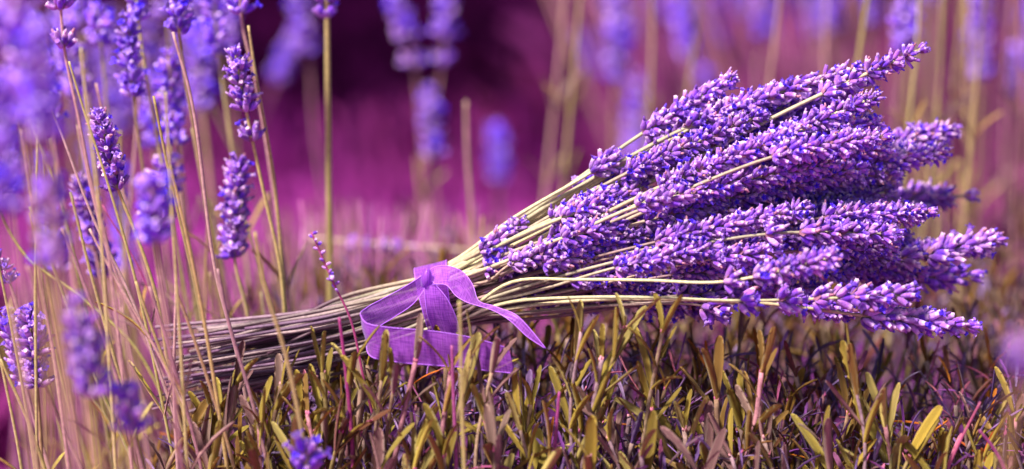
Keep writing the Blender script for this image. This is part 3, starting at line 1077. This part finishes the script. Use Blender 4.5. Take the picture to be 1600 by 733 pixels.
# --- left: nearer than the focus, soft
G_N = 'blurred lavender stalks nearest the viewer'
stalk('big blurred spike in front at the edge, halfway up', (-4, 130), (10, 330), [(24, 480), (50, 740)], -.24, size=1.1, group=G_N, ftint=(1.0, 1.05, 1.25))
stalk('blurred spike in front, drooping beside the top corner stalk', (56, 40), (70, 220), [(92, 420), (120, 740)], -.24, size=1.0, group=G_N, ftint=(1.0, 1.05, 1.25))
stalk('blurred spike in front, crossing below the crisp spike', (236, 282), (244, 380), [(262, 520), (284, 740)], -.14, size=1.1, group=G_N, ftint=(1.0, 1.05, 1.25))
stalk('large blurred lavender spike hanging in front, low among the stalks', (120, 470), (142, 618), [(150, 690), (158, 760)], -.17, size=1.15, group=G_N)
stalk('blurred violet bud cluster in front, just above the lower edge', (194, 606), (206, 672), [(214, 735)], -.16, size=1.0, group=G_N)
stalk('tall blurred lavender spike filling the upper corner', (22, -30), (38, 190), [(60, 420), (84, 735)], -.20, size=1.25, group=G_N)
stalk('blurred lavender spike in front below the upper corner spike', (74, 250), (84, 412), [(96, 560), (120, 740)], -.19, size=1.1, group=G_N)
stalk('blurred violet flower head poking in at the lower edge', (480, 698), (474, 735), [(470, 760)], -.10, size=1.2, group=G_N)
stalk('blurred magenta-violet spike poking in beside the far end of the bouquet', (1612, 510), (1588, 580), [(1580, 660), (1572, 740)], -.30, size=.9, group=G_N)
stalk('bare pale stalk in front of the cut stems, slanting across them', (398, 362), (412, 440), [(448, 560), (480, 720)], -.09, bare=True, group=G_N, rad=.0008)
stalk('bare olive stalk standing before the ribbon tail', (718, 470), (720, 540), [(722, 640), (726, 740)], -.10, bare=True, group=G_N, rad=.0007)
stalk('long bare stalk rising from the cut ends towards the two-tier spike', (270, 50), (300, 160), [(336, 420), (372, 560), (404, 735)], -.03, bare=True, group=G_N)
stalk('bare stalk slanting from the lower corner past the dark spike', (0, 560), (40, 650), [(72, 740)], -.05, bare=True, group=G_N)
# --- left: behind, softer and softer
back = [((200, 40), (208, 150), [(232, 320), (262, 520), (290, 735)], .06), ((262, 84), (276, 224), [(290, 380), (312, 560), (330, 735)], .09), ((284, -20), (280, 50), [(308, 230), (342, 440), (384, 735)], .05),
        ((330, -60), (342, 84), [(372, 300), (398, 520), (420, 735)], .13), ((212, -60), (216, 30), [(250, 240), (300, 520), (330, 735)], .07), ((150, 12), (158, 70), [(180, 300), (220, 600), (240, 735)], .12),
        ((60, 90), (78, 190), [(110, 400), (150, 735)], .10), ((108, 70), (120, 150), [(140, 380), (176, 735)], .15), ((380, -70), (376, 20), [(402, 140), (432, 330), (470, 600)], .06),
        ((40, 20), (50, 130), [(76, 380), (110, 735)], .16), ((80, 330), (96, 420), [(120, 560), (150, 735)], .13), ((232, 120), (240, 230), [(262, 420), (290, 735)], .17),
        ((180, 240), (190, 330), [(210, 520), (240, 735)], .2), ((8, 180), (16, 300), [(40, 480), (70, 735)], .18), ((120, -60), (126, 40), [(150, 300), (190, 735)], .2),
        ((250, -80), (262, 26), [(286, 300), (330, 600)], .19), ((310, 60), (318, 170), [(340, 380), (360, 640)], .26), ((190, 330), (200, 420), [(222, 560), (250, 735)], .26)]
back += [((30, 40), (44, 170), [(70, 420), (110, 735)], .30), ((96, 0), (100, 110), [(128, 400), (160, 735)], .28), ((170, 90), (180, 210), [(200, 420), (230, 735)], .32), ((228, 20), (236, 120), [(260, 400), (300, 735)], .34),
         ((60, 250), (70, 350), [(90, 500), (120, 735)], .3), ((140, 200), (150, 280), [(170, 500), (200, 735)], .36), ((300, -30), (306, 60), [(330, 320), (360, 640)], .3), ((354, 0), (358, 80), [(376, 300), (400, 600)], .34)]
back.sort(key=lambda s: s[0][0])
for i, (a, b, c, y) in enumerate(back):
    stalk('%s soft lavender stalk from the edge in the thicket behind the crisp spike' % ORD[i], a, b, c, y, size=1.12, pitch=.0064, group='soft lavender stalks in the thicket', rad=.00078, ftint=(1.0, 1.05, 1.25))
# bare and half-bare stems in the thicket
bares = [((388, 40), (400, 120), [(428, 280), (446, 480), (470, 700)], .03), ((240, 150), (262, 260), [(310, 470), (352, 690)], .0), ((150, 130), (176, 240), [(240, 470), (290, 730)], .05),
         ((300, 200), (318, 300), [(352, 500), (380, 735)], .06), ((18, 480), (60, 560), [(110, 735)], .03), ((110, 300), (140, 420), [(190, 600), (225, 735)], -.04),
         ((212, 440), (240, 520), [(286, 640), (320, 735)], -.05), ((420, 300), (430, 400), [(450, 520), (470, 690)], .08), ((340, 420), (356, 500), [(392, 620), (420, 735)], -.06),
         ((60, 420), (80, 520), [(112, 640), (140, 735)], .07), ((190, 480), (206, 560), [(236, 660), (258, 735)], .04), ((280, 420), (290, 520), [(310, 630), (326, 735)], .08)]
rbs = random.Random(77)
for q in range(16):
    bx0 = rbs.uniform(10, 330)
    ty0 = rbs.uniform(150, 480)
    dx0 = rbs.uniform(.18, .42)
    yy0 = rbs.choice([-.12, -.06, .03, .1, .15, .2, .28, .05])
    bares.append(((bx0, ty0), (bx0 + dx0 * 80, ty0 + 80), [(bx0 + dx0 * 220, ty0 + 240), (bx0 + dx0 * 330, ty0 + 400)], yy0))
bares.sort(key=lambda s: s[1][0])
for i, (a, b, c, y) in enumerate(bares):
    stalk('%s bare tan stem from the edge, slanting among the lavender thicket' % ORD[i], a, b, c, y, bare=True, group='bare stems in the thicket', name='bare_stem', cat='stem', rad=.0007)
rts = random.Random(91)
hairs = []
for q in range(34):
    x0 = rts.uniform(-20, 430)
    y0 = rts.uniform(60, 500) if x0 < 330 else rts.uniform(330, 520)
    sl_ = rts.gauss(.24, .16)
    h_ = rts.uniform(280, 420)
    yy = rts.choice([-.14, -.08, -.05, -.03, .03, .06, .1, .14, .2, .28])
    hairs.append((x0, y0, sl_, h_, yy, rts.randrange(4), rts.uniform(-8, 8), rts.uniform(.00045, .0007)))
hairs.sort()
for q, (x0, y0, sl_, h_, yy, ti, wob, hr) in enumerate(hairs):
    tone = ['straw-pale', 'olive-pale', 'pinkish', 'tan'][ti]
    pose = 'steeply slanting' if abs(sl_) > .3 else ('slightly leaning' if abs(sl_) > .12 else 'upright')
    where = 'blurred before' if yy < -.07 else ('clear among' if yy < .04 else 'blurred behind')
    stalk('hair-thin %s %s stem, %s the thicket, its tip %s from the outer edge' % (tone, pose, where, ORD[q]), (x0, y0), (x0 + sl_ * 60, y0 + 60),
          [(x0 + sl_ * h_ * .6 + wob, y0 + h_ * .6), (x0 + sl_ * h_, y0 + h_)], yy, bare=True, group='hair-thin stems in the thicket', name='thin_stem', cat='stem', rad=hr,
          tint=[lin(176, 162, 104), lin(162, 148, 88), lin(186, 146, 140), lin(158, 132, 86)][ti])
# --- behind, between thicket and bouquet
G_B = 'far blurred lavender stalks above the ribbon'
stalk('far blurred lavender spike high above the cut stem ends', (462, -40), (482, 84), [(490, 200), (508, 330), (520, 460)], .42, size=1.3, ftint=(1.05, 1.1, 1.2), group=G_B, tint=ROSE[1])
stalk('thick pale double stem ending in a violet bud, above the cut stems', (510, -20), (511, 26), [(512, 140), (514, 300), (516, 460)], .09, size=1.1, group=G_B, rad=.0013)
stalk('blurred two-tier lavender spike, first of a leaning pair above the ribbon', (604, -50), (646, 100), [(660, 240), (676, 420)], .42, size=1.25, ftint=(1.05, 1.1, 1.2), group=G_B, gaps=px(0, 60, 84, 108, 132, 156), tint=ROSE[0])
stalk('blurred two-tier lavender spike, upright second of the pair above the ribbon', (704, -60), (690, 100), [(668, 240), (648, 420)], .42, size=1.25, ftint=(1.05, 1.1, 1.2), group=G_B, gaps=px(0, 60, 84, 108, 132, 156), tint=ROSE[0])
stalk('short blurred lavender spike below the pair above the ribbon', (670, 138), (678, 246), [(684, 330), (690, 430)], .36, size=1.2, ftint=(1.05, 1.1, 1.2), group=G_B)
stalk('lone blurred violet spike left of the bouquet blossoms', (778, 200), (780, 284), [(778, 340), (776, 420)], .60, size=1.3, group=G_B, ftint=(.9, 1.0, 1.25), tint=ROSE[1])
stalk('bare blurred pinkish stem beside the lone violet spike', (728, 158), (730, 240), [(736, 320), (744, 420)], .2, bare=True, group=G_B, rad=.0010, tint=ROSE[2])
# fallen sprig behind the ribbon
fs = [P(480, 372, .2), P(600, 382, .2), P(740, 392, .2)]
fo_ = tag(empty('fallen_sprig', loc=fs[0]), 'pale fallen lavender sprig lying level behind the ribbon', 'sprig')
mb = MB(); cur = catmull(fs, 6); tube(mb, cur, .0008, lin(200, 170, 150), sides=6)
link('stem', rel(mb.mesh('stem', [M_STEM]), fs[0]), fo_)
fp = Path(cur[2:9]); spike(fp, fp.L * .2, fo_, fs[0], objects=False, lod=1, size=.62, pitch=.007, tint=(1.5, 1.5, 1.2))
# --- behind the bouquet: a stand of tan stems with blurred spikes at the top
rt = random.Random(33)
right = [(905, -260, 850, 320, .34), (925, -220, 880, 300, .30), (962, -20, 962, 300, .48), (1020, -220, 1012, 240, .28), (996, 120, 985, 300, .60), (1110, -260, 1070, 180, .30), (1062, -50, 1080, 200, .60),
         (1196, -40, 1190, 200, .55), (1240, -260, 1200, 160, .24), (1170, -160, 1160, 150, .7), (1290, -80, 1270, 160, .75), (1386, -250, 1336, 130, .20), (1420, -30, 1390, 300, .26),
         (1452, -260, 1405, 330, .18), (1478, -240, 1462, 380, .26), (1500, -260, 1440, 400, .22), (1515, -250, 1500, 380, .40), (1534, -10, 1520, 400, .42), (1560, -230, 1500, 420, .20), (1585, -180, 1570, 420, .36),
         (1600, -260, 1580, 440, .26), (1450, -220, 1440, 300, .5), (1620, -40, 1598, 440, .5), (1530, -250, 1470, 420, .28), (1405, -260, 1425, 360, .44), (1555, -260, 1540, 420, .55), (1350, -230, 1370, 300, .6),
         (1490, -250, 1520, 400, .3), (1310, -240, 1290, 200, .35)]
right.sort(key=lambda s: s[2])
for i, (tx, ty, bx_, by_, y) in enumerate(right):
    dx, dy = bx_ - tx, by_ - ty
    ln = math.hypot(dx, dy)
    k = rt.uniform(80, 150) / ln
    foot = (tx + dx * k, ty + dy * k)
    stalk('%s blurred tan stalk behind the bouquet, counted from the ribbon side' % ORD[i], (tx, ty), foot, [(tx + dx * .6 + rt.uniform(-8, 8), ty + dy * .6), (bx_, by_)], y, Yb=y + rt.uniform(-.03, .03),
          size=1.3, pitch=.007, group='blurred tan stalks behind the bouquet', tint=rt.choice(ROSE + TAN), rad=rt.uniform(.0007, .0010), ftint=(1.0, 1.05, 1.25))

# --- thin reddish stems
G_R = 'thin reddish stems by the ribbon'


def red_stem(label, pts2, Y, rad=.0005, beads=False, c=lin(160, 60, 110)):
    pts = [P(q[0], q[1], Y) for q in pts2]
    last = pts[-1]
    d = (pts[-1] - pts[-2]).normalized()
    pts.append(last + (d + Vector((0, 0, -.6))).normalized() * max(.02, (last.z - root_z(last.x, last.y))))
    cur = catmull(pts, 8)
    o = tag(empty('thin_stem', loc=cur[-1]), label, 'stem', G_R)
    mb = MB()
    tube(mb, cur, rad * np.linspace(.7, 1.3, len(cur)), c, sides=6)
    link('stem', rel(mb.mesh('stem', [M_STEM]), cur[-1]), o)
    if beads:
        path = Path(cur)
        mb = MB()
        for k in range(16):
            s = .001 + k * .0016
            a = k * 2.4
            e = np.array([math.cos(a), math.sin(a) * .5, .5])
            floret(mb, path.at(s), e, .0022, .0006, R, 1, 0)
        floret(mb, path.at(.019), np.array([.2, -.8, .2]), .0026, .0013, R, 1, 0)
        link('seed_head', rel(mb.mesh('seed_head', FMATS), cur[-1]), o)
    return o


red_stem('thin reddish stem with beaded seed head leaning against the ribbon tail', [(486, 362), (520, 440), (548, 500), (570, 600), (585, 660)], -.045, beads=True)
red_stem('stiff dark magenta stem standing before the cut lavender stems', [(530, 496), (538, 560), (548, 660), (552, 735)], -.06, rad=.0008, c=lin(150, 50, 110))
red_stem('hair-thin reddish stem crossing the thicket', [(160, 320), (222, 430), (262, 540), (290, 640)], .02, rad=.0004)
red_stem('reddish twig poking up below the ribbon tail', [(706, 540), (708, 600), (712, 700)], -.07, rad=.0007, c=lin(150, 70, 120))
red_stem('bright pink twig slanting up from the far lower corner', [(1532, 628), (1500, 690), (1480, 735)], -.07, rad=.0006, c=lin(150, 70, 100))
red_stem('short magenta twig below the middle of the bouquet', [(874, 612), (870, 660), (866, 720)], -.07, rad=.0007, c=lin(150, 60, 120))
red_stem('purple twig slanting near the lower right corner', [(1530, 672), (1552, 700), (1570, 735)], -.08, rad=.0007, c=lin(130, 50, 100))

# --- hazy grass standing on the path side, behind the ribbon
gr = MB()
rg = random.Random(3)
for _ in range(420):
    y = rg.uniform(.14, .75)
    pxx = rg.uniform(405, 800) if rg.random() < .75 else rg.uniform(0, 420)
    pyy = rg.uniform(310, 470) + (60 if pxx < 300 else 0)
    tipp = P(pxx, pyy, y)
    base = Vector((tipp.x + rg.uniform(-.03, .03), y + rg.uniform(-.02, .02), 0))
    c = rg.choice([lin(176, 110, 150), lin(160, 120, 110), lin(150, 126, 70), lin(190, 130, 170), lin(140, 80, 130)])
    tube(gr, catmull([base, base.lerp(tipp, .55) + Vector((rg.uniform(-.012, .012), 0, 0)), tipp], 4), np.linspace(.0013, .0004, 9), jit(c, .2), sides=4)
tag(link('tall_grass', gr.mesh('tall_grass', [M_PLANT])), 'thin mauve and straw grass blurred behind the ribbon', 'grass', kind='stuff')


# ------------------------------------------------------------------ lavender bushes farther off
def far_bush(label, x, y, rx, ry, h, dark, seed, nfl=120, LL=(.12, .26), fs=1.7, sr=.0016):
    rng = random.Random(seed)
    o = tag(empty('far_lavender_bush', loc=(x, y, 0)), label, 'bush', 'lavender bushes across the path')
    core = MB()
    ns, nr = 28, 10
    V = []
    for i in range(nr):
        ph = (math.pi / 2) * i / (nr - 1)
        for j in range(ns):
            a = 2 * math.pi * j / ns
            k = .86 + .1 * math.sin(3 * a + seed) * math.cos(2 * ph) + rng.uniform(-.05, .05)
            V.append((rx * k * math.cos(ph) * math.cos(a), ry * k * math.cos(ph) * math.sin(a), h * k * math.sin(ph) - .01))
    F = [(i * ns + j, i * ns + (j + 1) % ns, (i + 1) * ns + (j + 1) % ns, (i + 1) * ns + j) for i in range(nr - 1) for j in range(ns)]
    core.add(V, F, np.array(dark) * .5)  # inner shade put into the colour, darker than the leaves
    link('shade_tinted_heart', core.mesh('shade_tinted_heart', [M_PLANT]), o)
    lv = MB()
    for _ in range(900):
        a = rng.uniform(0, 2 * math.pi); ph = math.asin(rng.random())
        k = rng.uniform(.8, 1.05)
        p = Vector((rx * k * math.cos(ph) * math.cos(a), ry * k * math.cos(ph) * math.sin(a), h * k * math.sin(ph)))
        d = Vector((p.x / rx, p.y / ry, p.z / h + .6)).normalized()
        lv.add_mesh(LEAVES[rng.randrange(16)], leaf_matrix(p, d, rng.uniform(0, 6.28), rng.uniform(0, .7), rng.uniform(.05, .09)), jit(dark, .3))
    f = link('foliage', lv.mesh('foliage', [M_PLANT]), o); f['kind'] = 'stuff'
    if nfl:
        st, fl = MB(), MB()
        for _ in range(nfl):
            a = rng.uniform(0, 2 * math.pi); ph = math.asin(rng.uniform(.2, 1))
            p = Vector((rx * .9 * math.cos(ph) * math.cos(a), ry * .9 * math.cos(ph) * math.sin(a), h * .9 * math.sin(ph)))
            d = Vector((p.x / rx * .5, p.y / ry * .5, 1)).normalized()
            L = rng.uniform(*LL)
            e = p + d * L
            tube(st, [p, p.lerp(e, .5) + Vector((rng.uniform(-.01, .01), 0, 0)), e], sr, jit(rng.choice([lin(160, 96, 130), lin(140, 76, 122), lin(176, 120, 140), lin(166, 124, 112)]), .2), sides=4)
            for q in range(6):
                fl.add_mesh(BODY_F[rng.randrange(8)], zmat(e + d * .0055 * fs * (q - 2), d, rng.uniform(0, 6), (fs, fs)), np.array((1.0, 1.05, 1.25)) * rng.uniform(.8, 1.2))
        a_ = link('flower_stems', st.mesh('flower_stems', [M_PLANT]), o); a_['kind'] = 'stuff'
        b_ = link('flowers', fl.mesh('flowers', FMATS), o); b_['kind'] = 'stuff'


DARKP = lin(80, 12, 76)  # shade of the far row put into a dark plum leaf colour
DUSTP = lin(140, 52, 122)
far_bush('dark plum bush across the path, above the thicket', -.62, 2.35, .55, .40, .46, DARKP, 1, 40)
far_bush('darkest plum bush across the path, above the ribbon', -.10, 2.45, .50, .42, .48, lin(64, 6, 62), 2, 4)  # deepest shade painted into this bush's leaf colour
far_bush('dusky plum bush across the path, behind the first blossoms', .42, 2.0, .42, .40, .46, DUSTP, 3, 20)
far_bush('dusty plum flowering bush close behind the bouquet tips', .52, 1.15, .34, .34, .40, DUSTP, 4, 16)
far_bush('dusty plum bush half out of sight beyond the bouquet tips', .95, 1.6, .5, .45, .46, DUSTP, 5, 20)
far_bush('flowering bush with a haze of thin pale stems just behind the bouquet tips', .38, .80, .27, .16, .16, DUSTP, 8, 300, (.24, .48), 1.0, .0008)
far_bush('flowering bush with a haze of thin stems behind the standing thicket', -.36, .62, .12, .12, .10, DUSTP, 9, 40, (.20, .36), 1.2, .0009)
far_bush('dark plum bush at the far side of the thicket', -1.2, 2.3, .5, .45, .45, DARKP, 6, 40)

ug = MB()  # added tufts, thicker towards the bushes, standing in for shade on the ground
ru = random.Random(17)
for _ in range(1500):
    y = 1.0 + 1.3 * ru.random() ** .55
    x = ru.uniform(-1.3, .75)
    c = ru.choice([DARKP, lin(96, 20, 92), lin(120, 36, 108), DUSTP])
    for q in range(3):
        ug.add_mesh(LEAVES[ru.randrange(16)], leaf_matrix((x + ru.uniform(-.02, .02), y, 0), (ru.uniform(-.3, .3), ru.uniform(-.3, .3), 1), ru.uniform(0, 6.28), ru.uniform(.1, .6), ru.uniform(.03, .05) + .05 * max(0, y - 1.5)), jit(c, .25))
tag(link('shade_tufts', ug.mesh('shade_tufts', [M_PLANT])), 'low plum tufts added as soft shade at the foot of the far bushes', 'shade_tufts', kind='stuff')
